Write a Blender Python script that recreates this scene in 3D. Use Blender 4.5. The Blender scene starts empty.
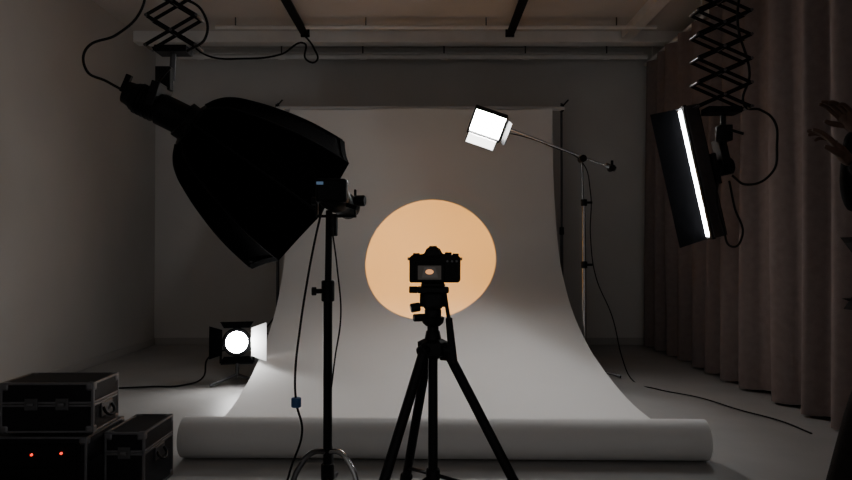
import bpy, bmesh, math, random
from mathutils import Vector, Matrix, Euler
random.seed(4)
S = bpy.context.scene
COL = S.collection

# ---------------------------------------------------------------- materials
def mat(name, col, rough=0.6, metal=0.0, noise=0.0, scale=8.0, bump=0.0, bscale=60.0, spec=0.5, emis=None, estr=0.0):
    m = bpy.data.materials.new(name); m.use_nodes = True
    nt = m.node_tree; b = nt.nodes['Principled BSDF']
    b.inputs['Base Color'].default_value = (*col, 1)
    b.inputs['Roughness'].default_value = rough
    b.inputs['Metallic'].default_value = metal
    b.inputs['Specular IOR Level'].default_value = spec
    tc = nt.nodes.new('ShaderNodeTexCoord')
    if noise > 0:
        n = nt.nodes.new('ShaderNodeTexNoise'); n.inputs['Scale'].default_value = scale; n.inputs['Detail'].default_value = 6
        nt.links.new(tc.outputs['Object'], n.inputs['Vector'])
        r = nt.nodes.new('ShaderNodeValToRGB')
        r.color_ramp.elements[0].position = .3; r.color_ramp.elements[1].position = .7
        r.color_ramp.elements[0].color = (*[c*(1-noise) for c in col], 1)
        r.color_ramp.elements[1].color = (*[min(1, c*(1+noise)) for c in col], 1)
        nt.links.new(n.outputs['Fac'], r.inputs['Fac']); nt.links.new(r.outputs['Color'], b.inputs['Base Color'])
    if bump > 0:
        n2 = nt.nodes.new('ShaderNodeTexNoise'); n2.inputs['Scale'].default_value = bscale; n2.inputs['Detail'].default_value = 4
        nt.links.new(tc.outputs['Object'], n2.inputs['Vector'])
        bp = nt.nodes.new('ShaderNodeBump'); bp.inputs['Strength'].default_value = bump; bp.inputs['Distance'].default_value = .01
        nt.links.new(n2.outputs['Fac'], bp.inputs['Height']); nt.links.new(bp.outputs['Normal'], b.inputs['Normal'])
    if emis:
        b.inputs['Emission Color'].default_value = (*emis, 1); b.inputs['Emission Strength'].default_value = estr
    return m

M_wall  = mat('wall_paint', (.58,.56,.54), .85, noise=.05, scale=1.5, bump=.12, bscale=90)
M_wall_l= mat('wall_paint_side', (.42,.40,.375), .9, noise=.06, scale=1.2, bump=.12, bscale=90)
M_ceil  = mat('ceiling_paint', (.54,.52,.50), .9, noise=.06, scale=1.5)
M_floor = mat('floor_painted_concrete', (.36,.35,.34), .5, noise=.10, scale=1.7, bump=.08, bscale=30)
M_trim  = mat('trim_paint', (.38,.36,.34), .6)
M_curt  = mat('curtain_fabric', (.20,.160,.150), .95, noise=.08, scale=20, bump=.25, bscale=260, spec=.1)
M_paper = mat('backdrop_paper', (.76,.75,.735), .85, noise=.02, scale=1.2, bump=.03, bscale=14, spec=.15)
M_roll  = mat('paper_roll', (.72,.71,.70), .75, noise=.03, scale=4, spec=.25)
M_card  = mat('cardboard_core', (.22,.16,.10), .9)
M_black = mat('black_metal', (.006,.006,.007), .5, metal=.0, noise=.2, scale=30, spec=.15)
M_blackp= mat('black_plastic', (.005,.005,.006), .55, noise=.2, scale=60, bump=.1, bscale=300, spec=.12)
M_cloth = mat('black_softbox_fabric', (.003,.003,.0035), .95, noise=.25, scale=25, bump=.3, bscale=200, spec=.02)
M_rubber= mat('cable_rubber', (.010,.010,.011), .6, spec=.15)
M_steel = mat('dark_steel', (.10,.10,.105), .35, metal=.9, noise=.1, scale=20)
M_chrome= mat('chrome_steel', (.45,.45,.46), .25, metal=1.0, noise=.05, scale=20)
M_alu   = mat('aluminium_edge', (.16,.16,.17), .4, metal=1.0, noise=.12, scale=25)
M_case  = mat('flight_case_laminate', (.008,.008,.010), .5, noise=.25, scale=60, bump=.25, bscale=220, spec=.15)
M_diff  = mat('diffuser_fabric', (.55,.55,.55), .9, noise=.03, scale=20)
M_white = mat('white_pipe_paint', (.70,.68,.66), .55, noise=.05, scale=6)
M_ledkey= mat('lit_key_panel', (.8,.8,.8), .5, noise=.02, scale=30, emis=(1,.985,.97), estr=150)
M_flapglow= mat('flap_painted_glow', (.8,.8,.8), .5, noise=.02, scale=30, emis=(1,.985,.96), estr=5)  # emission stands in for panel light reflected by the flap
M_ledstrip = mat('lit_strip_diffuser', (.8,.8,.8), .5, noise=.02, scale=30, emis=(.96,.98,1), estr=55)
M_fres  = mat('lit_fresnel_lens', (.8,.8,.8), .4, noise=.02, scale=30, emis=(1,.99,.98), estr=95)
M_door_w= mat('bare_metal_barndoor', (.90,.90,.90), .5, metal=.0, noise=.03, scale=20)
M_red   = mat('red_led', (.5,.01,.01), .4, noise=.02, emis=(1,.03,.01), estr=3.0)
M_blue  = mat('blue_indicator', (.02,.05,.12), .4, noise=.1, emis=(.3,.5,.8), estr=.18)
M_plugb = mat('blue_plug', (.03,.10,.28), .5, noise=.1)
M_lcd   = mat('lcd_image_grey', (.02,.02,.02), .3, noise=.02, emis=(.50,.42,.38), estr=.07)
M_lcdd  = mat('lcd_image_dark', (.02,.02,.02), .3, noise=.02, emis=(.3,.24,.2), estr=.06)
M_lcdo  = mat('lcd_image_orange', (.02,.02,.02), .3, noise=.02, emis=(1,.42,.16), estr=1.0)
M_glass = mat('lens_glass', (.02,.02,.03), .08, noise=.02)
M_skin_shaded  = mat('skin', (.080,.045,.033), .6, noise=.08, scale=30, bump=.1, bscale=200, spec=.2)  # skin tone darkened, backlit shade of the hands put into the colour
M_sweat = mat('dark_sweater', (.010,.009,.009), .95, noise=.2, scale=40, bump=.3, bscale=200, spec=.1)
M_trous = mat('dark_trousers', (.018,.015,.014), .95, noise=.2, scale=40, bump=.3, bscale=200, spec=.1)
M_shoe  = mat('shoe_leather', (.02,.018,.016), .5, noise=.1)
M_hair  = mat('dark_hair', (.012,.008,.006), .9, noise=.3, scale=60, bump=.5, bscale=120, spec=.05)
M_eyew  = mat('eye_white', (.45,.43,.40), .3, noise=.02)
M_lip   = mat('lips', (.085,.035,.030), .55, noise=.05, scale=30, spec=.2)

# ---------------------------------------------------------------- helpers
def group(name, loc):
    e = bpy.data.objects.new(name, None); e.empty_display_size = .1
    e.location = loc; COL.objects.link(e); return e
def attach(o, parent):
    if parent is not None:
        o.parent = parent; o.matrix_parent_inverse = Matrix.Translation(-Vector(parent.location))
def mk(name, verts, faces, m, parent=None, smooth=False, M=None):
    me = bpy.data.meshes.new(name); me.from_pydata([tuple(v) for v in verts], [], faces); me.update()
    o = bpy.data.objects.new(name, me); COL.objects.link(o)
    if M is not None: o.matrix_world = M
    me.materials.append(m)
    if smooth:
        for p in me.polygons: p.use_smooth = True
    attach(o, parent); return o
def bev(o, w=.004, seg=2):
    b = o.modifiers.new('bevel', 'BEVEL'); b.width = w; b.segments = seg; b.limit_method = 'ANGLE'; b.angle_limit = .6
def box(name, c, s, m, parent=None, M=None, rot=None, b=.004):
    x, y, z = s[0]/2, s[1]/2, s[2]/2
    v = [(-x,-y,-z),(x,-y,-z),(x,y,-z),(-x,y,-z),(-x,-y,z),(x,-y,z),(x,y,z),(-x,y,z)]
    f = [(0,3,2,1),(4,5,6,7),(0,1,5,4),(1,2,6,5),(2,3,7,6),(3,0,4,7)]
    L = Matrix.Translation(c)
    if rot: L = L @ Euler(rot).to_matrix().to_4x4()
    if M is not None: L = M @ L
    o = mk(name, v, f, m, parent, M=L)
    if b: bev(o, b)
    return o
def frame_z(p1, p2):
    p1 = Vector(p1); p2 = Vector(p2); d = (p2-p1)
    return Matrix.Translation(p1) @ d.to_track_quat('Z', 'Y').to_matrix().to_4x4(), d.length
def lathe(name, prof, m, parent=None, M=None, n=24, smooth=True, capped=True):
    """prof = [(z, r)] revolved about local Z"""
    v = []; f = []
    for (z, r) in prof:
        for i in range(n):
            a = 2*math.pi*i/n; v.append((r*math.cos(a), r*math.sin(a), z))
    for k in range(len(prof)-1):
        for i in range(n):
            j = (i+1) % n
            f.append((k*n+i, k*n+j, (k+1)*n+j, (k+1)*n+i))
    if capped:
        f.append(tuple(reversed(range(n)))); f.append(tuple((len(prof)-1)*n+i for i in range(n)))
    o = mk(name, v, f, m, parent, M=M)
    if smooth:
        for p in o.data.polygons:
            if len(p.vertices) == 4: p.use_smooth = True
        try:
            o.data.set_sharp_from_angle(angle=math.radians(40))
        except Exception: pass
    return o
def rod(name, p1, p2, r, m, parent=None, r2=None, n=16, M=None):
    if M is not None: p1 = M @ Vector(p1); p2 = M @ Vector(p2)
    F, L = frame_z(p1, p2)
    r2 = r if r2 is None else r2
    e = min(.15*min(r, r2), L*.2)
    return lathe(name, [(0, r-e), (e, r), (L-e, r2), (L, r2-e)], m, parent, F, n)
def bar(name, p1, p2, w, t, m, parent=None):
    """flat bar w wide in the XZ plane, t thick in Y"""
    p1 = Vector(p1); p2 = Vector(p2); d = p2-p1; L = d.length; d.normalize()
    y = Vector((0,1,0)); y = (y - d*y.dot(d)).normalized(); x = y.cross(d)
    R = Matrix((x, y, d)).transposed().to_4x4()
    o = box(name, (0,0,0), (w, t, L), m, None, b=.002)
    o.matrix_world = Matrix.Translation((p1+p2)/2) @ R
    attach(o, parent); return o
def cable(name, pts, r, m=None, parent=None):
    cu = bpy.data.curves.new(name, 'CURVE'); cu.dimensions = '3D'; cu.bevel_depth = r; cu.bevel_resolution = 3; cu.resolution_u = 14
    sp = cu.splines.new('BEZIER'); sp.bezier_points.add(len(pts)-1)
    for bp_, p in zip(sp.bezier_points, pts):
        bp_.co = p; bp_.handle_left_type = 'AUTO'; bp_.handle_right_type = 'AUTO'
    cu.materials.append(m or M_rubber)
    o = bpy.data.objects.new(name, cu); COL.objects.link(o); attach(o, parent); return o
def skin(name, pts, edges, radii, m, parent=None, sub=2, root=0):
    me = bpy.data.meshes.new(name); me.from_pydata([tuple(p) for p in pts], edges, []); me.update()
    o = bpy.data.objects.new(name, me); COL.objects.link(o)
    sk = o.modifiers.new('skin', 'SKIN'); sk.use_smooth_shade = True
    if not me.skin_vertices: me.skin_vertices.new()
    for i, r in enumerate(radii):
        rr = r if isinstance(r, tuple) else (r, r)
        me.skin_vertices[0].data[i].radius = rr
        me.skin_vertices[0].data[i].use_root = (i == root)
    ss = o.modifiers.new('sub', 'SUBSURF'); ss.levels = sub; ss.render_levels = sub
    me.materials.append(m); attach(o, parent); return o
def basis(origin, xa, ya, za):
    return Matrix.Translation(origin) @ Matrix((Vector(xa), Vector(ya), Vector(za))).transposed().to_4x4()

# ---------------------------------------------------------------- room shell
XL, XR, YB, YF, H = -3.1, 2.85, 8.0, -1.6, 3.4
box('floor', ((XL+XR)/2, (YB+YF)/2, -.05), (XR-XL+.4, YB-YF+.2, .1), M_floor, b=0)
box('ceiling', ((XL+XR)/2, (YB+YF)/2, H+.05), (XR-XL+.4, YB-YF+.2, .1), M_ceil, b=0)
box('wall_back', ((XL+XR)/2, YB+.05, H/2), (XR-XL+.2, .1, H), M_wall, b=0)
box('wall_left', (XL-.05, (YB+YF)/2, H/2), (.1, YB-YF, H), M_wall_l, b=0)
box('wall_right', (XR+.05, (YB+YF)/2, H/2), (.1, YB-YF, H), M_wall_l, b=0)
box('baseboard_left', (XL+.0075, (YB+YF)/2, .04), (.015, YB-YF, .08), M_trim, b=.003)
box('baseboard_back', ((XL+XR)/2, YB-.0075, .04), (XR-XL-.04, .015, .08), M_trim, b=.003)
# ceiling beams / trim
box('trim_1', ((XL+XR)/2, 7.45, H-.06), (XR-XL, .16, .12), M_white, b=.008)
box('trim_2', (2.12, 3.8, H-.05), (.12, 7.1, .10), M_white, b=.008)

# pipework along the back of the ceiling
g = group('ceiling_pipe', (0, 7.7, 3.2))
rod('pipe_main', (-2.75, 7.72, 3.22), (2.45, 7.72, 3.22), .028, M_white, g)
rod('pipe_small', (-2.75, 7.86, 3.30), (2.45, 7.86, 3.30), .016, M_white, g)
for i, x in enumerate([-2.5,-1.6,-.7,.2,1.1,2.0]):
    rod('hanger_%d' % i, (x, 7.72, 3.22), (x, 7.72, H), .008, M_steel, g)
    rod('coupling_%d' % i, (x-.04, 7.72, 3.22), (x+.04, 7.72, 3.22), .036, M_white, g)
g = group('ceiling_pipe', (0, 6.95, 3.3))
rod('pipe', (-2.1, 6.95, 3.30), (2.3, 6.95, 3.30), .018, M_white, g)
for i, x in enumerate([-1.9,-.6,.6,1.9]):
    rod('hanger_%d' % i, (x, 6.95, 3.30), (x, 6.95, H), .006, M_steel, g)

# suspended lighting rails
def rail(x, y0, y1):
    g = group('ceiling_light_rail', (x, (y0+y1)/2, 3.3))
    box('rail_web', (x, (y0+y1)/2, 3.31), (.05, y1-y0, .05), M_black, g)
    box('rail_flange', (x, (y0+y1)/2, 3.285), (.085, y1-y0, .012), M_black, g)
    k = 0; y = y0+.3
    while y < y1:
        box('bracket_%d' % k, (x, y, 3.365), (.06, .05, .07), M_black, g); y += 1.6; k += 1
    box('end_stop', (x, y1, 3.305), (.09, .03, .08), M_black, g)
    return g
rail(-1.24, 1.0, 7.15)
rail(.86, 1.0, 7.15)
def xrail(y, x0, x1):
    g = group('ceiling_cross_rail', ((x0+x1)/2, y, 3.25))
    box('rail_web', ((x0+x1)/2, y, 3.245), (x1-x0, .05, .05), M_black, g)
    box('rail_flange', ((x0+x1)/2, y, 3.22), (x1-x0, .085, .012), M_black, g)
    for k, x in enumerate([-1.24, .86]):
        box('trolley_%d' % k, (x, y, 3.268), (.1, .1, .03), M_steel, g)
xrail(4.2, -2.2, 2.3)
cable('ceiling_cable', [(-2.55,7.35,3.33),(-2.3,7.3,3.12),(-1.9,7.25,3.07),(-1.5,7.2,3.1),(-1.25,7.15,3.2),(-1.22,7.1,3.02),(-1.12,7.1,3.0),(-1.15,7.12,3.15),(-1.24,7.1,3.27)], .010)

# ---------------------------------------------------------------- curtain
def curtain(name, y0, y1, x, z0, z1):
    ny = 520; nz = 14; v = []; f = []
    for i in range(ny+1):
        t = i/ny; y = y0+(y1-y0)*t
        ph = 2*math.pi*(y/.36) + 1.1*math.sin(y*1.9) + .6*math.sin(y*4.3)
        w = math.sin(ph); w = math.copysign(abs(w)**.75, w)
        for k in range(nz+1):
            s = k/nz; z = z0+(z1-z0)*s
            amp = .070*(1-.35*s)
            dx = amp*w + .012*math.sin(ph*2+.7+s*1.5) + .012*math.sin(y*3+s*3)
            dy = .02*math.sin(ph*.5+s*2)
            v.append((x+dx, y+dy, z + (.008*w if k == 0 else 0)))
    for i in range(ny):
        for k in range(nz):
            a = i*(nz+1)+k; f.append((a, a+nz+1, a+nz+2, a+1))
    return mk(name, v, f, M_curt, None, smooth=True)
g = group('curtain', (2.5, 4.6, 1.6))
c = curtain('drape', .6, 7.88, 2.50, .025, 3.17); attach(c, g)
rod('curtain_track', (2.5, .4, 3.19), (2.5, 7.95, 3.19), .018, M_white, g)
for i in range(6):
    rod('track_hanger_%d' % i, (2.5, .8+i*1.38, 3.19), (2.5, .8+i*1.38, H), .007, M_white, g)

# ---------------------------------------------------------------- backdrop
def cx(y): return .10-.042*(y-3.6)
prof = [(7.20,2.53),(7.19,2.2),(7.16,1.8),(7.07,1.4),(6.93,1.05),(6.72,.78),(6.40,.53),(6.0,.33),(5.55,.18),(5.1,.08),(4.75,.030),(4.4,.012),(4.0,.008),(3.70,.008),(3.62,.008)]
def crom(P, n=8):
    out = []
    for i in range(len(P)-1):
        p0 = Vector(P[max(i-1,0)]); p1 = Vector(P[i]); p2 = Vector(P[i+1]); p3 = Vector(P[min(i+2,len(P)-1)])
        for k in range(n):
            t = k/n
            out.append(.5*((2*p1)+(-p0+p2)*t+(2*p0-5*p1+4*p2-p3)*t*t+(-p0+3*p1-3*p2+p3)*t**3))
    out.append(Vector(P[-1])); return out
g = group('paper_backdrop', (0, 6.0, 0))
pp = crom(prof, 6); nx = 16; v = []; f = []
for p in pp:
    for i in range(nx+1):
        u = i/nx*2-1
        v.append((cx(p[0])+u*1.355, p[0], max(p[1] + .006*math.sin(u*5+p[0]*2)*(1 if p[1] > .1 else 0), .004)))
for k in range(len(pp)-1):
    for i in range(nx):
        a = k*(nx+1)+i; f.append((a, a+1, a+nx+2, a+nx+1))
o = mk('paper_sweep', v, f, M_paper, g, smooth=True)
# roll on the floor
rc = Vector((.085, 3.62, .105))
def hollow(name, p1, p2, ro, ri, m, parent):
    F, L = frame_z(p1, p2)
    n = 48; v = []; f = []
    P = [(0,ri),(0,ro),(L,ro),(L,ri)]
    for z, r in P:
        for i in range(n):
            a = 2*math.pi*i/n; v.append((r*math.cos(a), r*math.sin(a), z))
    for k in range(4):
        for i in range(n):
            j = (i+1) % n; kk = (k+1) % 4
            f.append((k*n+i, k*n+j, kk*n+j, kk*n+i))
    o = mk(name, v, f, m, parent, M=F)
    for p in o.data.polygons: p.use_smooth = True
    o.data.set_sharp_from_angle(angle=math.radians(40)); return o
hollow('roll_paper', (rc.x-1.345, 3.66, .108), (rc.x+1.345, 3.60, .108), .103, .036, M_roll, g)
hollow('roll_core', (rc.x-1.36, 3.661, .108), (rc.x+1.36, 3.599, .108), .037, .031, M_card, g)
# support: crossbar and two stands
g = group('backdrop_stand', (0, 7.28, 0))
rod('crossbar', (-1.56, 7.26, 2.55), (1.44, 7.26, 2.55), .024, M_roll, g)
for s, x in (('left', -1.55), ('right', 1.42)):
    rod('pole_%s_lower' % s, (x, 7.32, .16), (x, 7.32, 1.3), .016, M_steel, g)
    rod('pole_%s_upper' % s, (x, 7.32, 1.25), (x, 7.32, 2.62), .012, M_steel, g)
    rod('pole_%s_collar' % s, (x, 7.32, 1.24), (x, 7.32, 1.32), .024, M_black, g)
    box('hook_%s' % s, (x, 7.29, 2.56), (.03, .09, .07), M_black, g)
    rod('hook_tip_%s' % s, (x+.005, 7.25, 2.58), (x+.06, 7.25, 2.64), .008, M_black, g)
    for k in range(3):
        a = 2*math.pi*k/3+.5
        rod('leg_%s_%d' % (s,k), (x, 7.32, .42), (x+.40*math.cos(a), 7.32+.40*math.sin(a), .012), .009, M_steel, g)
        rod('brace_%s_%d' % (s,k), (x, 7.32, .17), (x+.20*math.cos(a), 7.32+.20*math.sin(a), .21), .006, M_steel, g)

# ---------------------------------------------------------------- pantographs
def pantograph(g, x, y, zb, zt, hw, n, lean=0.0):
    hh = (zt-zb)/n
    for k in range(n):
        z0 = zb+k*hh; z1 = z0+hh
        l0 = lean*(1-k/n); l1 = lean*(1-(k+1)/n)
        for j, dy in enumerate((-.05, .05)):
            bar('scissor_%d_%da' % (k,j), (x-hw+l0, y+dy-.006, z0), (x+hw+l1, y+dy-.006, z1), .022, .006, M_black, g)
            bar('scissor_%d_%db' % (k,j), (x+hw+l0, y+dy+.006, z0), (x-hw+l1, y+dy+.006, z1), .022, .006, M_black, g)
        for sx, nm in ((-hw,'l'), (hw,'r'), (0,'c')):
            zc = z0+hh/2 if nm == 'c' else z0
            lx = (l0+l1)/2 if nm == 'c' else l0
            rod('pivot_%d%s' % (k,nm), (x+sx+lx, y-.065, zc), (x+sx+lx, y+.065, zc), .009, M_steel, g)
    box('top_carriage', (x, y, zt+.02), (2*hw+.06, .13, .05), M_black, g)
    box('bottom_carriage', (x+lean, y, zb-.02), (2*hw*.5+.04, .13, .04), M_black, g)

# ---------------------------------------------------------------- octagonal softbox
g = group('octagonal_softbox', (-1.45, 4.2, 1.9))
pantograph(g, -1.50, 4.2, 2.30, 3.19, .15, 5, lean=-.02)
neck = Vector((-1.400, 4.15, 1.825))
ax = Vector((.74, .46, -.575)).normalized()
Fm = Matrix.Translation(neck) @ ax.to_track_quat('Z','Y').to_matrix().to_4x4() @ Matrix.Rotation(math.radians(12), 4, 'Z')
oprof = [(-.02,.09),(0,.145),(.04,.22),(.10,.28),(.21,.340),(.38,.408),(.56,.462),(.74,.495),(.80,.503)]
def octa(name, prof, m, inner=False):
    n = 8; sub = 4; v = []; f = []; N = n*sub
    for z, r in prof:
        for i in range(n):
            a0 = 2*math.pi*i/n; a1 = 2*math.pi*(i+1)/n
            for s in range(sub):
                t = s/sub
                px = r*(math.cos(a0)*(1-t)+math.cos(a1)*t); py = r*(math.sin(a0)*(1-t)+math.sin(a1)*t)
                k = 1-.02*math.sin(math.pi*t)
                v.append((px*k, py*k, z))
    for k in range(len(prof)-1):
        for i in range(N):
            j = (i+1) % N; q = (k*N+i, k*N+j, (k+1)*N+j, (k+1)*N+i)
            f.append(q)
    return v, f, N
v, f, N = octa('x', oprof, M_cloth)
o = mk('fabric_shell', v, f, M_cloth, g, M=Fm)
sd = o.modifiers.new('thick', 'SOLIDIFY'); sd.thickness = .006
for p in o.data.polygons: p.use_smooth = True
o.data.set_sharp_from_angle(angle=math.radians(22))
# recessed diffuser
v, f, N = octa('x', [(.75,.475)], M_diff)
mk('front_diffuser', v, [tuple(range(N))], M_diff, g, M=Fm)
# rim band and ribs
v, f, N = octa('x', [(.78,.495),(.78,.507),(.82,.507),(.82,.495)], M_cloth)
mk('rim_band', v, f, M_cloth, g, M=Fm)
for i in range(8):
    a = 2*math.pi*i/8
    pts = [Fm @ Vector((r*math.cos(a), r*math.sin(a), z)) for z, r in oprof[1:]]
    cable('rib_%d' % i, pts, .007, M_blackp, g)
# speed ring and lamp head
lathe('speed_ring', [(-.06,.10),(-.055,.115),(-.01,.115),(0,.145),(.01,.145)], M_black, g, M=Matrix.Translation(neck) @ ax.to_track_quat('Z','Y').to_matrix().to_4x4(), n=32)
la = Vector((.88,.10,-.43)).normalized()
hs = neck - ax*.03; he = hs - la*.38
F, L = frame_z(hs, he)
lathe('lamp_head_body', [(0,.085),(.02,.095),(.16,.095),(.17,.085),(.32,.085),(.34,.072),(.38,.066)], M_blackp, g, F, n=28)
for k in range(5):
    lathe('cooling_fin_%d' % k, [(.19+k*.025,.083),(.19+k*.025,.094),(.20+k*.025,.094),(.20+k*.025,.083)], M_blackp, g, F, n=28)
mid = hs - la*.17
box('handle_grip', he + Vector((-.0,0,.05)), (.035,.03,.11), M_blackp, g, rot=(0,.4,0))
box('yoke_top', (-1.56, 4.16, 2.10), (.09,.06,.14), M_black, g)
rod('spigot', (-1.53, 4.2, 2.10), (-1.52, 4.2, 2.30), .018, M_steel, g)
rod('tilt_lock', (-1.575, 4.06, 2.04), (-1.575, 4.26, 2.04), .022, M_black, g)
rod('tilt_lever', (-1.575, 4.06, 2.04), (-1.48, 4.04, 2.14), .008, M_black, g)
box('yoke_arm', mid+Vector((-.0,.0,.07)), (.05,.22,.14), M_black, g, rot=(0,.3,0))
cable('power_cable', [he, he+Vector((-.09,-.02,.05)), (-2.03,4.15,2.17),(-2.02,4.15,2.28),(-1.86,4.2,2.38),(-1.72,4.2,2.52),(-1.68,4.2,2.75),(-1.62,4.2,3.0),(-1.62,4.2,3.2)], .008, None, g)
cable('coiled_cable', [(-1.42,4.14,2.26),(-1.31,4.14,2.34),(-1.33,4.14,2.5),(-1.50,4.14,2.62),(-1.56,4.14,2.8),(-1.4,4.14,2.9),(-1.35,4.14,3.1),(-1.45,4.14,3.2)], .008, None, g)

# ---------------------------------------------------------------- strip softbox (lit)
g = group('strip_softbox', (1.76, 4.5, 1.6))
pantograph(g, 1.87, 4.42, 1.98, 3.19, .17, 8)
xr = 0
T = Matrix.Translation((1.735, 4.5, 1.575)) @ Matrix.Rotation(math.radians(-12.3), 4, 'Y')
hl = .43
# tapered shell: open towards -X
def quadbox(name, P0, P1, z0, z1, m):
    v = [(x,y,z0) for x,y in P0]+[(x,y,z1) for x,y in P1]; n = len(P0)
    f = [tuple(reversed(range(n))), tuple(range(n,2*n))]+[(i,(i+1)%n,n+(i+1)%n,n+i) for i in range(n)]
    o = mk(name, v, f, m, g, M=T); bev(o, .003); return o
box('diffuser_strip', (0,.015,0), (.008,.062,2*hl-.03), M_ledstrip, g, M=T, b=0)
quadbox('shell', [(.006,-.062),(.006,.068),(.10,.045),(.10,-.035)], [(.006,-.062),(.006,.068),(.10,.045),(.10,-.035)], -hl, hl, M_cloth)
box('frame_near', (-.002,-.045,0), (.018,.038,2*hl+.01), M_black, g, M=T, b=.002)
box('frame_top', (-.002,0,hl), (.02,.135,.012), M_black, g, M=T, b=.002)
box('frame_bottom', (-.002,0,-hl), (.02,.135,.012), M_black, g, M=T, b=.002)
zz = hl+.005; zo = hl+.035
v = [(-.004,.062,-zz),(0,.070,-zz),(-.125,.215,-zo),(-.131,.207,-zo),(-.004,.062,zz),(0,.070,zz),(-.125,.215,zo-.01),(-.131,.207,zo-.01)]
f = [(3,2,1,0),(4,5,6,7),(0,1,5,4),(1,2,6,5),(2,3,7,6),(3,0,4,7)]
mk('barndoor_far', v, f, M_cloth, g, M=T)
quadbox('barndoor_near', [(.0,-.068),(.0,-.063),(.09,-.045),(.09,-.05)], [(.0,-.068),(.0,-.063),(.09,-.045),(.09,-.05)], -hl, hl, M_steel)
box('speed_ring', (.115,0,0), (.03,.12,.20), M_black, g, M=T)
rod('lamp_head', (.12,0,0), (.24,0,0), .055, M_blackp, g, M=T)
box('tilt_bracket', (.19,-.0,.10), (.05,.12,.16), M_black, g, M=T)
rod('spigot', (1.895,4.45,1.72), (1.88,4.42,1.97), .016, M_black, g)
box('clamp', (1.89,4.43,1.82), (.08,.08,.10), M_black, g)
rod('clamp_lever', (1.89,4.38,1.84), (1.97,4.33,1.80), .009, M_black, g)
cable('power_cable', [(1.97,4.5,1.56),(2.05,4.48,1.50),(2.20,4.45,1.57),(2.235,4.45,1.75),(2.22,4.45,1.90),(2.12,4.43,1.97),(2.02,4.42,1.99),(2.05,4.42,2.2),(1.95,4.36,2.5),(1.98,4.36,2.8),(2.0,4.4,3.2)], .008, None, g)
cable('hanging_cable', [(1.87,4.42,1.60),(1.82,4.38,1.42),(1.86,4.38,1.22),(1.92,4.38,1.10),(1.98,4.38,1.17),(1.95,4.42,1.35),(1.93,4.45,1.52)], .007, None, g)

# ---------------------------------------------------------------- boom stand with key light
g = group('boom_light_stand', (1.42, 6.2, 0))
X0, Y0 = 1.40, 6.2
rod('pole_lower', (X0,Y0,.10), (X0,Y0,.95), .019, M_chrome, g)
rod('pole_middle', (X0,Y0,.93), (X0,Y0,1.50), .015, M_chrome, g)
rod('pole_upper', (X0-.01,Y0,1.48), (X0-.02,Y0,1.90), .012, M_chrome, g)
for k, z in enumerate((.95,1.50)):
    rod('collar_%d' % k, (X0,Y0,z-.03), (X0,Y0,z+.03), .028, M_black, g)
    rod('collar_knob_%d' % k, (X0,Y0,z), (X0+.07,Y0-.02,z), .011, M_black, g)
for k, a in enumerate((-.9, 1.3, 3.5)):
    ca, sa = math.cos(a), math.sin(a)
    cable('turtle_leg_%d' % k, [(X0,Y0,.20),(X0+.07*ca,Y0+.07*sa,.19),(X0+.15*ca,Y0+.15*sa,.06),(X0+.38*ca,Y0+.38*sa,.014)], .012, M_chrome, g)
piv = Vector((X0-.02, Y0-.04, 1.885))
rod('grip_head', piv+Vector((0,-.04,0)), piv+Vector((0,.07,0)), .032, M_black, g)
rod('boom_arm', (.70,6.16,2.165), (1.64,6.16,1.80), .009, M_chrome, g)
rod('boom_tail_clamp', (1.635,6.11,1.80), (1.635,6.21,1.80), .028, M_black, g)
rod('boom_tail_knob', (1.64,6.16,1.80), (1.64,6.16,1.87), .012, M_black, g)
rod('counter_grip', (1.58,6.16,1.83), (1.67,6.16,1.79), .024, M_chrome, g)
# key light (LED panel with flaps)
kc = Vector((.535, 6.12, 2.17))
kz = Vector((-.12, -.80, -.42)).normalized()          # facing direction
kx = Vector((.93, 0, -.33)); kx = (kx - kz*kx.dot(kz)).normalized()
ky = kz.cross(kx)                                      # up
K = basis(kc, kx, ky, kz)
box('key_housing', (0,0,-.05), (.30,.25,.09), M_black, g, M=K, b=.008)
box('key_panel', (0,.015,0), (.265,.195,.01), M_ledkey, g, M=K, b=0)
box('key_frame_top', (0,.122,.006), (.30,.012,.03), M_black, g, M=K, b=.002)
box('key_frame_bottom', (0,-.094,.008), (.30,.012,.03), M_black, g, M=K, b=.002)
box('key_frame_left', (-.143,.01,.006), (.012,.23,.03), M_black, g, M=K, b=.002)
box('key_frame_right', (.143,.01,.006), (.012,.23,.03), M_black, g, M=K, b=.002)
box('key_flap_bottom', (-.005,-.145,.03), (.25,.10,.008), M_flapglow, g, M=K, rot=(.35,0,0), b=0)  # reflective flap with painted glow, not a source
box('key_flap_bottom_rim', (-.005,-.148,.022), (.27,.115,.008), M_black, g, M=K, rot=(.35,0,0), b=.002)
box('key_flap_right', (.175,.01,.05), (.006,.21,.09), M_black, g, M=K, rot=(0,.5,0), b=.002)
rod('key_yoke', (.155,0,-.05), (.21,0,-.05), .02, M_black, g, M=K)
cable('boom_cable', [K@Vector((.1,-.05,-.09)),(.85,6.19,2.09),(1.1,6.19,2.0),(1.38,6.19,1.86),(1.45,6.17,1.6),(1.45,6.17,1.2),(1.49,6.15,.85),(1.62,6.1,.5),(1.68,6.0,.15),(1.70,5.8,.012),(1.78,5.4,.010),(1.98,5.1,.010),(2.1,4.7,.010),(2.22,4.4,.010),(2.25,4.1,.010)], .0050, None, g)

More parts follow.
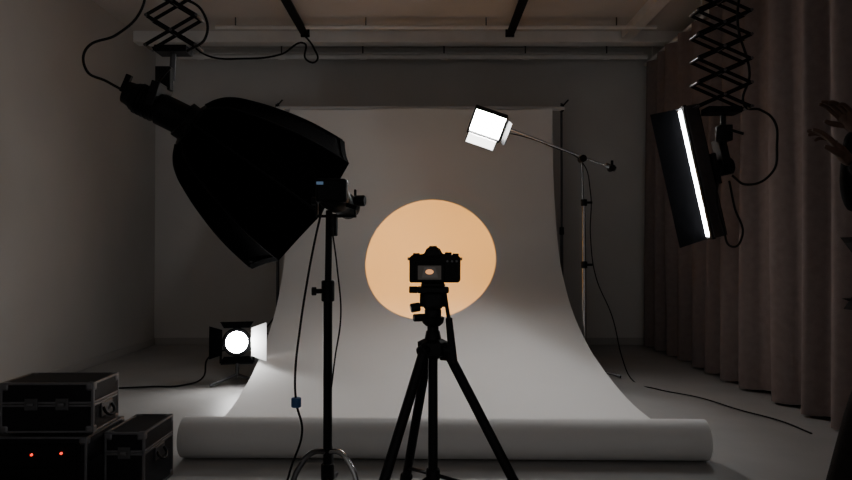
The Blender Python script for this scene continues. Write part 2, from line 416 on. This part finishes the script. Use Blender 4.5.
# ---------------------------------------------------------------- floor fresnel lamp
g = group('fresnel_lamp', (-1.56, 5.65, 0))
fc = Vector((-1.51, 5.60, .345))
fz = Vector((.22,-.93,.10)).normalized(); fx = Vector((0,0,1)).cross(fz).normalized(); fy = fz.cross(fx)
FM = basis(fc, fx, fy, fz)
lathe('housing', [(-.24,.07),(-.23,.095),(-.06,.105),(-.05,.115),(.0,.115),(.005,.10)], M_black, g, FM, n=32)
lathe('lens', [(.006,.085),(.014,.077),(.020,.048),(.023,.01)], M_fres, g, FM, n=32)
for k in range(4):
    lathe('vent_%d' % k, [(-.20+k*.035,.09),(-.20+k*.035,.112),(-.19+k*.035,.112),(-.19+k*.035,.09)], M_black, g, FM, n=32)
def door(name, hinge, along, out, w1, w2, ln, m):
    h = Vector(hinge); a = Vector(along).normalized(); o_ = Vector(out).normalized(); nrm = a.cross(o_).normalized()*.002
    q = [h-a*w1, h+a*w1, h+o_*ln+a*w2, h+o_*ln-a*w2]
    v = [p+nrm for p in q]+[p-nrm for p in q]
    f = [(0,1,2,3),(7,6,5,4),(0,4,5,1),(1,5,6,2),(2,6,7,3),(3,7,4,0)]
    mk(name, v, f, m, g, M=FM)
door('barndoor_right', (.112,0,.01), (0,1,0), (.58,.0,.80), .11, .15, .20, M_door_w)
door('barndoor_left', (-.112,0,.01), (0,1,0), (-.95,0,.0), .10, .13, .10, M_cloth)
door('barndoor_top', (0,.112,.01), (1,0,0), (0,.75,.0), .10, .13, .05, M_cloth)
door('barndoor_bottom', (0,-.112,.01), (1,0,0), (0,-.8,.0), .10, .13, .05, M_cloth)
for s in (-1,1):
    rod('yoke_arm_%d' % s, (s*.128,0,-.10), (s*.128,-.17,-.10), .010, M_black, g, M=FM)
    rod('yoke_knob_%d' % s, (s*.115,0,-.10), (s*.155,0,-.10), .022, M_black, g, M=FM)
rod('yoke_bottom', (-.128,-.17,-.10), (.128,-.17,-.10), .011, M_black, g, M=FM)
b0 = FM @ Vector((0,-.17,-.10))
rod('stub', b0, (b0.x,b0.y,.06), .014, M_steel, g)
for k in range(3):
    a = 2*math.pi*k/3-.25
    rod('foot_%d' % k, (b0.x,b0.y,.075), (b0.x+.24*math.cos(a), b0.y+.24*math.sin(a), .014), .011, M_steel, g)
cable('power_cable', [FM@Vector((0,-.05,-.23)), (-1.78,5.75,.20),(-1.80,5.65,.05),(-1.92,5.55,.012),(-2.15,5.5,.010),(-2.35,5.45,.010),(-2.6,5.4,.010),(-2.9,5.2,.010)], .007, None, g)

# ---------------------------------------------------------------- projector spotlight on stand
g = group('projector_spotlight_stand', (-.42, 3.0, 0))
PX, PY = -.42, 3.0
rod('pole_lower', (PX,PY,.10), (PX,PY,.92), .019, M_black, g)
rod('pole_upper', (PX,PY,.88), (PX+.005,PY,1.25), .0145, M_black, g)
rod('collar', (PX,PY,.86), (PX,PY,.95), .028, M_black, g)
rod('collar_knob', (PX,PY-.01,.905), (PX-.055,PY-.03,.905), .010, M_black, g)
rod('collar_knob_head', (PX-.045,PY-.028,.905), (PX-.065,PY-.032,.905), .018, M_black, g)
rod('foot_collar', (PX,PY,.10), (PX,PY,.17), .028, M_black, g)
for k, a in enumerate((-.55, 1.6, 3.7)):
    ca, sa = math.cos(a), math.sin(a)
    m_ = M_chrome if k == 0 else M_steel
    cable('leg_%d' % k, [(PX,PY,.22),(PX+.07*ca,PY+.07*sa,.225),(PX+.13*ca,PY+.13*sa,.17),(PX+.19*ca,PY+.19*sa,.06),(PX+.36*ca,PY+.36*sa,.014)], .012, m_, g)
src = Vector((-.385, 3.0, 1.30)); tgt = Vector((.032, 6.86, .945))
pd = (tgt-src).normalized()
F, _ = frame_z(src-pd*.10, src+pd*.2)
lathe('lamp_body', [(0,.050),(.012,.060),(.12,.060),(.13,.048),(.24,.048),(.25,.056),(.34,.056),(.34,.046)], M_blackp, g, F, n=28)
box('control_unit', src-pd*.07+Vector((0,0,.02)), (.13,.09,.10), M_blackp, g, b=.012)
box('display', src-pd*.118+Vector((-.04,-.003,.045)), (.028,.004,.012), M_blue, g, b=0)
box('yoke_l', src+Vector((-.082,.0,-.015)), (.010,.03,.11), M_black, g)
box('yoke_r', src+Vector((.082,.0,-.015)), (.010,.03,.11), M_black, g)
box('yoke_base', src+Vector((0,.0,-.075)), (.174,.03,.012), M_black, g)
rod('tilt_knob', src+Vector((.08,-.01,-.01)), src+Vector((.125,-.02,-.01)), .024, M_black, g)
rod('tilt_knob_left', src+Vector((-.08,0,-.01)), src+Vector((-.105,0,-.01)), .018, M_black, g)
rod('gobo_handle', src+Vector((.05,-.05,-.03)), src+Vector((.10,-.08,-.045)), .010, M_black, g)
rod('spigot', (PX+.02,PY,1.14), (PX+.02,PY,1.235), .022, M_black, g)
cable('power_cable', [src+Vector((-.05,-.06,-.04)), (-.47,2.96,1.12),(-.50,2.95,.95),(-.53,2.95,.75),(-.55,2.95,.55),(-.545,2.95,.44),(-.52,2.95,.32),(-.56,2.93,.18),(-.60,2.9,.06),(-.66,2.8,.012),(-.9,2.6,.010)], .005, None, g)
cable('loose_cable', [(-.40,2.97,1.18),(-.375,2.96,1.0),(-.36,2.96,.8),(-.385,2.965,.62),(-.40,2.97,.5)], .0035, None, g)
rod('cable_plug', (-.545,2.95,.42), (-.545,2.95,.46), .021, M_plugb, g)
sp = bpy.data.lights.new('spot_beam', 'SPOT'); sp.energy = 1120; sp.color = (1,.43,.070)
sp.spot_size = math.radians(19.7); sp.spot_blend = .015; sp.shadow_soft_size = .004
so = bpy.data.objects.new('spot_beam', sp); COL.objects.link(so)
so.matrix_world = Matrix.Translation(src+pd*.245) @ (-pd).to_track_quat('Z','Y').to_matrix().to_4x4()
attach(so, g)

# ---------------------------------------------------------------- camera on tripod
g = group('camera_on_tripod', (.018, 1.82, 0))
CX, CY, CZ = .023, 1.82, 1.033
def cprof(name, pts, y0, y1, m, b=.004):
    n = len(pts); v = [(CX+x, y0, CZ+z) for x,z in pts]+[(CX+x, y1, CZ+z) for x,z in pts]
    f = [tuple(range(n)), tuple(reversed(range(n,2*n)))]+[(i, n+i, n+(i+1)%n, (i+1)%n) for i in range(n)]
    o = mk(name, v, f, m, g); bev(o, b, 3); return o
cprof('camera_body', [(-.065,-.037),(.062,-.037),(.066,-.030),(.066,.026),(.060,.034),(.036,.036),(.020,.037),(.013,.050),(.006,.054),(-.016,.054),(-.022,.050),(-.028,.037),(-.058,.035),(-.066,.028),(-.066,-.030)], CY-.018, CY+.022, M_blackp)
box('grip', (CX+.049,CY+.03,CZ-.003), (.032,.045,.066), M_blackp, g, b=.01)
box('eyecup', (CX-.005,CY-.024,CZ+.040), (.034,.018,.020), M_rubber, g, b=.004)
box('hot_shoe', (CX-.005,CY,CZ+.0555), (.020,.020,.004), M_black, g, b=.001)
rod('mode_dial', (CX+.035,CY,CZ+.034), (CX+.035,CY,CZ+.041), .009, M_blackp, g)
rod('exposure_dial', (CX+.054,CY-.003,CZ+.032), (CX+.054,CY-.003,CZ+.038), .008, M_blackp, g)
rod('left_dial', (CX-.048,CY,CZ+.034), (CX-.048,CY,CZ+.039), .009, M_blackp, g)
rod('thumb_wheel', (CX+.044,CY-.018,CZ-.006), (CX+.044,CY-.0215,CZ-.006), .011, M_blackp, g)
for k in range(3):
    rod('button_%d' % k, (CX+.032+.012*k,CY-.018,CZ+.018), (CX+.032+.012*k,CY-.021,CZ+.018), .003, M_steel, g)
rod('lens_barrel', (CX-.006,CY+.02,CZ-.002), (CX-.006,CY+.10,CZ-.002), .033, M_blackp, g, n=32)
rod('lens_hood', (CX-.006,CY+.09,CZ-.002), (CX-.006,CY+.115,CZ-.002), .035, M_blackp, g, r2=.038, n=32)
rod('lens_front_glass', (CX-.006,CY+.112,CZ-.002), (CX-.006,CY+.1165,CZ-.002), .028, M_glass, g, n=32)
box('screen_bezel', (CX-.014,CY-.0205,CZ-.010), (.078,.006,.050), M_blackp, g, b=.002)
lx, ly, lz = CX-.014, CY-.0240, CZ-.011
box('lcd_picture', (lx,ly,lz), (.060,.001,.036), M_lcdd, g, b=0)
mk('lcd_backdrop_image', [(lx-.020,ly-.0008,lz-.013),(lx+.022,ly-.0008,lz-.013),(lx+.014,ly-.0008,lz+.014),(lx-.013,ly-.0008,lz+.014)], [(0,1,2,3)], M_lcd, g)
n = 24
mk('lcd_circle_image', [(lx+.000+.0105*math.cos(2*math.pi*i/n), ly-.0012, lz+.002+.0065*math.sin(2*math.pi*i/n)) for i in range(n)], [tuple(range(n))], M_lcdo, g)
# strap lugs
for s in (-1,1):
    rod('strap_lug_%d' % s, (CX+s*.064,CY,CZ+.024), (CX+s*.071,CY,CZ+.024), .004, M_steel, g)
# head
HX = .018
box('quick_release_plate', (HX,CY,CZ-.043), (.062,.055,.010), M_black, g)
box('plate_clamp', (HX,CY,CZ-.056), (.082,.06,.016), M_black, g)
rod('clamp_knob', (HX-.04,CY,CZ-.056), (HX-.062,CY,CZ-.056), .009, M_black, g)
box('tilt_block', (HX,CY,CZ-.083), (.050,.05,.045), M_black, g, b=.008)
rod('tilt_barrel', (HX-.034,CY,CZ-.083), (HX+.036,CY,CZ-.083), .018, M_black, g)
rod('tilt_knob', (HX-.034,CY,CZ-.100), (HX-.058,CY-.005,CZ-.104), .012, M_black, g)
rod('pan_column', (HX,CY,CZ-.105), (HX,CY,CZ-.150), .022, M_black, g)
rod('pan_base', (HX,CY,CZ-.125), (HX,CY,CZ-.146), .030, M_black, g, r2=.027)
rod('pan_knob', (HX-.02,CY,CZ-.128), (HX-.050,CY-.01,CZ-.128), .010, M_black, g)
rod('neck', (HX,CY,CZ-.150), (HX,CY,CZ-.185), .015, M_black, g)
rod('handle_rod', (HX+.030,CY-.01,CZ-.060), (HX+.042,CY-.05,CZ-.145), .005, M_black, g)
rod('handle_grip', (HX+.040,CY-.045,CZ-.125), (HX+.050,CY-.075,CZ-.235), .0085, M_rubber, g, r2=.011)
# tripod
hub = Vector((HX, CY, .830))
rod('column', (HX,CY,.36), (HX,CY,.87), .0125, M_black, g)
rod('column_lock', (HX,CY,.845), (HX,CY,.872), .022, M_black, g, r2=.018)
lathe('shoulder', [(-.03,.020),(-.02,.038),(.012,.040),(.02,.024)], M_black, g, Matrix.Translation(hub), n=6, smooth=False)
rod('crank', (HX+.02,CY,.80), (HX+.055,CY-.02,.80), .006, M_black, g)
feet = [(.455,-.09), (-.285,-.33), (-.14,.42)]
for k, (fx_, fy_) in enumerate(feet):
    d = Vector((fx_,fy_,0)); d.normalize()
    top = hub + d*.034 + Vector((0,0,-.005)); foot = Vector((HX+fx_, CY+fy_, .012))
    md = top.lerp(foot,.52); lo = top.lerp(foot,.55)
    rod('leg_%d_hinge' % k, hub+d*.02+Vector((0,0,.0)), hub+d*.048+Vector((0,0,-.012)), .017, M_black, g)
    rod('leg_%d_upper' % k, top, md, .0130, M_black, g)
    rod('leg_%d_latch' % k, top.lerp(foot,.49), top.lerp(foot,.54), .018, M_black, g)
    rod('leg_%d_lower' % k, md, foot, .0095, M_black, g)
    rod('leg_%d_foot' % k, foot+Vector((0,0,.022)), foot-Vector((0,0,.010)), .012, M_rubber, g, r2=.016)
    rod('leg_%d_brace' % k, top.lerp(foot,.46), (HX,CY,.50), .005, M_black, g)
rod('brace_collar', (HX,CY,.485), (HX,CY,.515), .018, M_black, g)

# ---------------------------------------------------------------- flight cases
def flight_case(name, c, s, rot=0, lid=.35, latches=2, rack=False):
    g = group(name, c)
    R = Matrix.Translation(c) @ Matrix.Rotation(rot, 4, 'Z')
    x, y, z = s[0]/2, s[1]/2, s[2]/2
    zl = z - s[2]*lid
    box('body', (0,0,(-z+zl)/2), (s[0],s[1],zl+z-.003), M_case, g, M=R, b=.004)
    box('lid', (0,0,(z+zl)/2), (s[0],s[1],z-zl-.003), M_case, g, M=R, b=.004)
    t = .012; e = .003
    for k, (sx,sy) in enumerate(((-1,-1),(1,-1),(-1,1),(1,1))):
        box('edge_v_%d' % k, (sx*(x-t/2+e), sy*(y-t/2+e), 0), (t,t,s[2]), M_alu, g, M=R, b=.003)
    for k, sz in enumerate((-z+t/2-e+.004, zl-t/2, zl+t/2, z-t/2+e)):
        if rack and k in (1,2): continue
        for sy in (-1,1):
            box('edge_x_%d_%d' % (k,sy), (0, sy*(y-t/2+e), sz), (s[0],t,t*.8), M_alu, g, M=R, b=.002)
        for sx in (-1,1):
            box('edge_y_%d_%d' % (k,sx), (sx*(x-t/2+e), 0, sz), (t,s[1],t*.8), M_alu, g, M=R, b=.002)
    for sx in (-1,1):
        for sy in (-1,1):
            for sz in (-1,1):
                box('corner_%d%d%d' % (sx,sy,sz), (sx*(x-.015), sy*(y-.015), sz*(z-.016)), (.038,.038,.036), M_alu, g, M=R, b=.010)
    for k in range(latches):
        lx = -x + s[0]*(k+1)/(latches+1)
        box('latch_dish_%d' % k, (lx,-y-.003,zl), (.055,.006,.05), M_steel, g, M=R, b=.004)
        box('latch_wing_%d' % k, (lx,-y-.010,zl), (.028,.012,.014), M_alu, g, M=R, b=.004)
    if not rack:
        box('side_handle_dish', (x+.003,0,zl-.04), (.006,.11,.06), M_steel, g, M=R, b=.004)
        cable('side_handle', [R@Vector((x+.006,-.04,zl-.03)), R@Vector((x+.02,-.04,zl-.055)), R@Vector((x+.02,.04,zl-.055)), R@Vector((x+.006,.04,zl-.03))], .006, M_rubber, g)
    return g, R
flight_case('flight_case', (-1.595, 3.075, .415), (.385,.25,.211), .02, lid=.42, latches=2)
flight_case('flight_case', (-1.300, 3.20, .148), (.17,.34,.288), .0, lid=.30, latches=1)
# rack case with powered units beneath the small case
g, RM = flight_case('rack_case', (-1.675, 3.11, .152), (.52,.36,.296), .0, lid=.35, latches=0, rack=True)
box('rack_opening', (0,-.181,0), (.47,.006,.25), M_blackp, g, M=RM)
box('rack_panel_top', (0,-.186,.072), (.44,.008,.085), M_blackp, g, M=RM)
box('rack_panel_bottom', (0,-.186,-.045), (.44,.008,.13), M_blackp, g, M=RM)
for k, (x_, z_) in enumerate(((.038,.078),(.161,.084))):
    rod('indicator_%d' % k, (x_,-.188,z_), (x_,-.196,z_), .0050, M_red, g, M=RM)
    box('switch_%d' % k, (x_+.03,-.192,z_), (.018,.008,.012), M_black, g, M=RM, b=.002)
for k in range(6):
    rod('knob_%d' % k, (-.14+k*.05,-.188,-.03), (-.14+k*.05,-.205,-.03), .011, M_blackp, g, M=RM)

# ---------------------------------------------------------------- person at the right
g = group('person', (1.84, 2.75, 0))
V = Vector
# torso + arms (sweater), rooted at the pelvis
pts = [V((1.86,2.75,.98)), V((1.865,2.75,1.10)), V((1.87,2.75,1.27)), V((1.865,2.75,1.43)), V((1.855,2.75,1.535)), V((1.85,2.75,1.60)),
       V((1.85,2.61,1.495)), V((1.835,2.555,1.465)), V((1.79,2.53,1.35)), V((1.755,2.515,1.235)), V((1.69,2.58,1.32)), V((1.615,2.655,1.42)),
       V((1.85,2.89,1.495)), V((1.845,2.945,1.465)), V((1.845,3.00,1.36)), V((1.840,3.03,1.25)), V((1.825,2.99,1.42)), V((1.797,2.932,1.585)),
       V((1.86,2.75,.88)), V((1.86,2.75,.80))]
ed = [(0,1),(1,2),(2,3),(3,4),(4,5),(3,6),(6,7),(7,8),(8,9),(9,10),(10,11),(3,12),(12,13),(13,14),(14,15),(15,16),(16,17),(0,18),(18,19)]
rad = [(.125,.165),(.115,.15),(.12,.16),(.115,.165),(.068,.080),(.058,.058), .078,.072,.062,.056,.052,.040, .078,.072,.062,.056,.052,.038, (.13,.17),(.13,.17)]
skin('sweater', pts, ed, rad, M_sweat, g)
# each trouser leg is a smooth tapering tube rooted inside the sweater hem
pts = [V((1.865,2.70,.96)), V((1.855,2.68,.84)), V((1.77,2.65,.68)), V((1.66,2.635,.50)), V((1.61,2.635,.34)), V((1.54,2.635,.12)), V((1.525,2.635,.06))]
skin('trouser_leg_left', pts, [(i,i+1) for i in range(6)], [.098,.102,.090,.073,.070,.062,.060], M_trous, g)
pts = [V((1.865,2.80,.96)), V((1.870,2.83,.84)), V((1.88,2.85,.68)), V((1.88,2.855,.49)), V((1.90,2.86,.32)), V((1.94,2.865,.12)), V((1.945,2.865,.06))]
skin('trouser_leg_right', pts, [(i,i+1) for i in range(6)], [.098,.102,.090,.073,.068,.060,.058], M_trous, g)
for k, (x_, y_) in enumerate(((1.54,2.635),(1.94,2.865))):
    skin('shoe_%d' % k, [V((x_+.03,y_,.06)), V((x_,y_,.065)), V((x_-.08,y_,.045)), V((x_-.17,y_,.035))], [(0,1),(1,2),(2,3)], [.045,.055,.042,.032], M_shoe, g)
# neck and head
skin('neck', [V((1.855,2.75,1.55)), V((1.848,2.75,1.61)), V((1.845,2.75,1.68))], [(0,1),(1,2)], [.062,.057,.056], M_skin_shaded, g)
def head(c):
    bm = bmesh.new(); bmesh.ops.create_uvsphere(bm, u_segments=128, v_segments=96, radius=1)
    G = lambda a, b: math.exp(-(a/b)**2)
    for vtx in bm.verts:
        x, y, z = vtx.co
        X = x*.098; Y = y*.078; Z = z*.120
        if z < 0:
            Y *= 1-.24*min(1,-z)**1.3
            X *= 1-.04*(-z) if x < 0 else 1-.45*(-z)
        ay = abs(Y)
        if x < 0:
            fl = min(1, -x*2)
            X += .006*G(Z-.0,.07)*G(Y,.03)*fl                      # flatten the face plane
            wn = .0075+.010*max(0, min(1, (.030-Z)/.05))
            if -.035 < Z < .045: X -= (.006+.022*max(0,(.030-Z)/.055))*G(Y,wn)*G(Z+.010,.034)*fl*1.1
            X -= .006*G(Z+.020,.008)*G(ay-.013,.007)*fl             # nostril wings
            X += .010*G(Z-.012,.013)*G(ay-.031,.015)*fl             # eye sockets
            X -= .006*G(Z-.034,.009)*G(ay-.028,.020)*fl             # brows
            X -= .006*G(Z+.026,.016)*G(ay-.042,.018)*fl             # cheekbones
            X -= .007*G(Z+.049,.0055)*G(Y,.022)*fl
            X += .004*G(Z+.056,.0025)*G(Y,.022)*fl                  # mouth line
            X -= .007*G(Z+.063,.0060)*G(Y,.019)*fl
            X += .004*G(Z+.076,.006)*G(Y,.022)*fl
            X -= .011*G(Z+.098,.016)*G(Y,.022)*fl                   # chin
        vtx.co = (c.x+X, c.y+Y, c.z+Z)
    me = bpy.data.meshes.new('head'); bm.to_mesh(me); bm.free()
    me.materials.append(M_skin_shaded); me.materials.append(M_lip); me.materials.append(M_hair)
    for p in me.polygons:
        p.use_smooth = True
        q = p.center - c
        if q.x < -.06 and ((q.z+.056)/.012)**2+(q.y/.024)**2 < 1: p.material_index = 1
        if q.x < -.05 and ((q.z-.036)/.005)**2+((abs(q.y)-.030)/.018)**2 < 1: p.material_index = 2
    o = bpy.data.objects.new('head', me); COL.objects.link(o); attach(o, g)
    for s in (-1,1):
        for nm, r, dx, m_ in (('eye_white', .0115, 0, M_eyew), ('iris', .0055, -.0072, M_hair)):
            bm = bmesh.new(); bmesh.ops.create_uvsphere(bm, u_segments=16, v_segments=12, radius=r)
            for vtx in bm.verts:
                vtx.co.z *= .62 if nm == 'eye_white' else .85
            me = bpy.data.meshes.new(nm); bm.to_mesh(me); bm.free(); me.materials.append(m_)
            for p in me.polygons: p.use_smooth = True
            o = bpy.data.objects.new('%s_%d' % (nm,s), me); o.location = (c.x-.0685+dx, c.y+s*.030, c.z+.012); COL.objects.link(o); attach(o, g)
        skin('ear_%d' % s, [c+V((.012,s*.075,.022)), c+V((.020,s*.083,.008)), c+V((.012,s*.080,-.012)), c+V((.004,s*.074,-.026))], [(0,1),(1,2),(2,3)], [.010,.013,.011,.007], M_skin_shaded, g)
    bm = bmesh.new(); bmesh.ops.create_uvsphere(bm, u_segments=64, v_segments=48, radius=1)
    kill = []
    for vtx in bm.verts:
        x, y, z = vtx.co
        lim = .46 if x < -.35 else (.46-(x+.35)/.45*.46 if x < .10 else (.0-(x-.10)/.25*.50 if x < .35 else -.50))
        if z < lim: kill.append(vtx)
    bmesh.ops.delete(bm, geom=kill, context='VERTS')
    for vtx in bm.verts:
        x, y, z = vtx.co; k = 1+.015*math.sin(40*y+9*z)
        vtx.co = (c.x+.006+x*.108*k, c.y+y*.090*k, c.z+.008+z*.128*k)
    me = bpy.data.meshes.new('hair'); bm.to_mesh(me); bm.free()
    for p in me.polygons: p.use_smooth = True
    me.materials.append(M_hair); o = bpy.data.objects.new('hair', me); COL.objects.link(o)
    s_ = o.modifiers.new('s','SOLIDIFY'); s_.thickness = .014; s_.offset = -1; attach(o, g)
head(V((1.835,2.75,1.735)))
def hand(name, wrist, u, nrm, side, curls, spread=.10):
    """u finger direction, nrm palm normal, side=thumb side sign"""
    u = V(u).normalized(); nrm = V(nrm); nrm = (nrm-u*nrm.dot(u)).normalized(); s = u.cross(nrm)*side
    w = V(wrist)
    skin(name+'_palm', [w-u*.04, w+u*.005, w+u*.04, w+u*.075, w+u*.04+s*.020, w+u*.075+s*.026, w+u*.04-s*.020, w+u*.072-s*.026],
         [(0,1),(1,2),(2,3),(1,4),(4,5),(1,6),(6,7)], [.028,.026,.021,.017,.020,.016,.020,.015], M_skin_shaded, g)
    lens = [(.044,.026,.020), (.049,.030,.021), (.046,.028,.020), (.035,.021,.018)]
    offs = [.030,.010,-.011,-.030]; base = [.078,.083,.079,.070]; rr = [.0098,.0100,.0096,.0085]
    for i in range(4):
        p = w+u*(base[i]-.022)+s*offs[i]*.9; q = w+u*base[i]+s*offs[i]
        d = (u+s*spread*(1.2-i*.8)).normalized(); a = 0; ch = [p, q]; pos = q
        for j in range(3):
            a += curls[i]*(1.0 if j else .6)
            dd = d*math.cos(a)+nrm*math.sin(a); pos = pos+dd*lens[i][j]; ch.append(pos)
        r = rr[i]
        skin(name+'_finger_%d' % (i+1), ch, [(k,k+1) for k in range(4)], [r*1.1, r*1.12, r, r*.92, r*.72], M_skin_shaded, g)
    t0 = w+u*.015+s*.018; t1 = w+u*.035+s*.042+nrm*.010; t2 = t1+(u*.75+s*.55+nrm*.30).normalized()*.034; t3 = t2+(u*.92+s*.15+nrm*.40).normalized()*.028
    skin(name+'_thumb', [t0,t1,t2,t3], [(0,1),(1,2),(2,3)], [.018,.0145,.0115,.0090], M_skin_shaded, g)
hand('left_hand', (1.602,2.668,1.432), (-.50,.10,.72), (-.70,.45,-.45), 1, (.25,.40,.50,.60), .08)
hand('right_hand', (1.792,2.925,1.60), (-.62,-.05,.72), (-.65,-.4,-.5), -1, (.25,.35,.45,.5), .08)

# ---------------------------------------------------------------- world + camera
w = bpy.data.worlds.new('studio_ambient'); S.world = w; w.use_nodes = True
bg = w.node_tree.nodes['Background']; bg.inputs[0].default_value = (1,.965,.94,1); bg.inputs[1].default_value = .28
cam = bpy.data.cameras.new('camera'); co = bpy.data.objects.new('camera', cam); COL.objects.link(co)
cam.lens = 29.58; cam.sensor_width = 36; cam.clip_start = .05
co.location = (0, 0, 1.08); co.rotation_euler = (math.radians(90.82), 0, 0)
S.camera = co
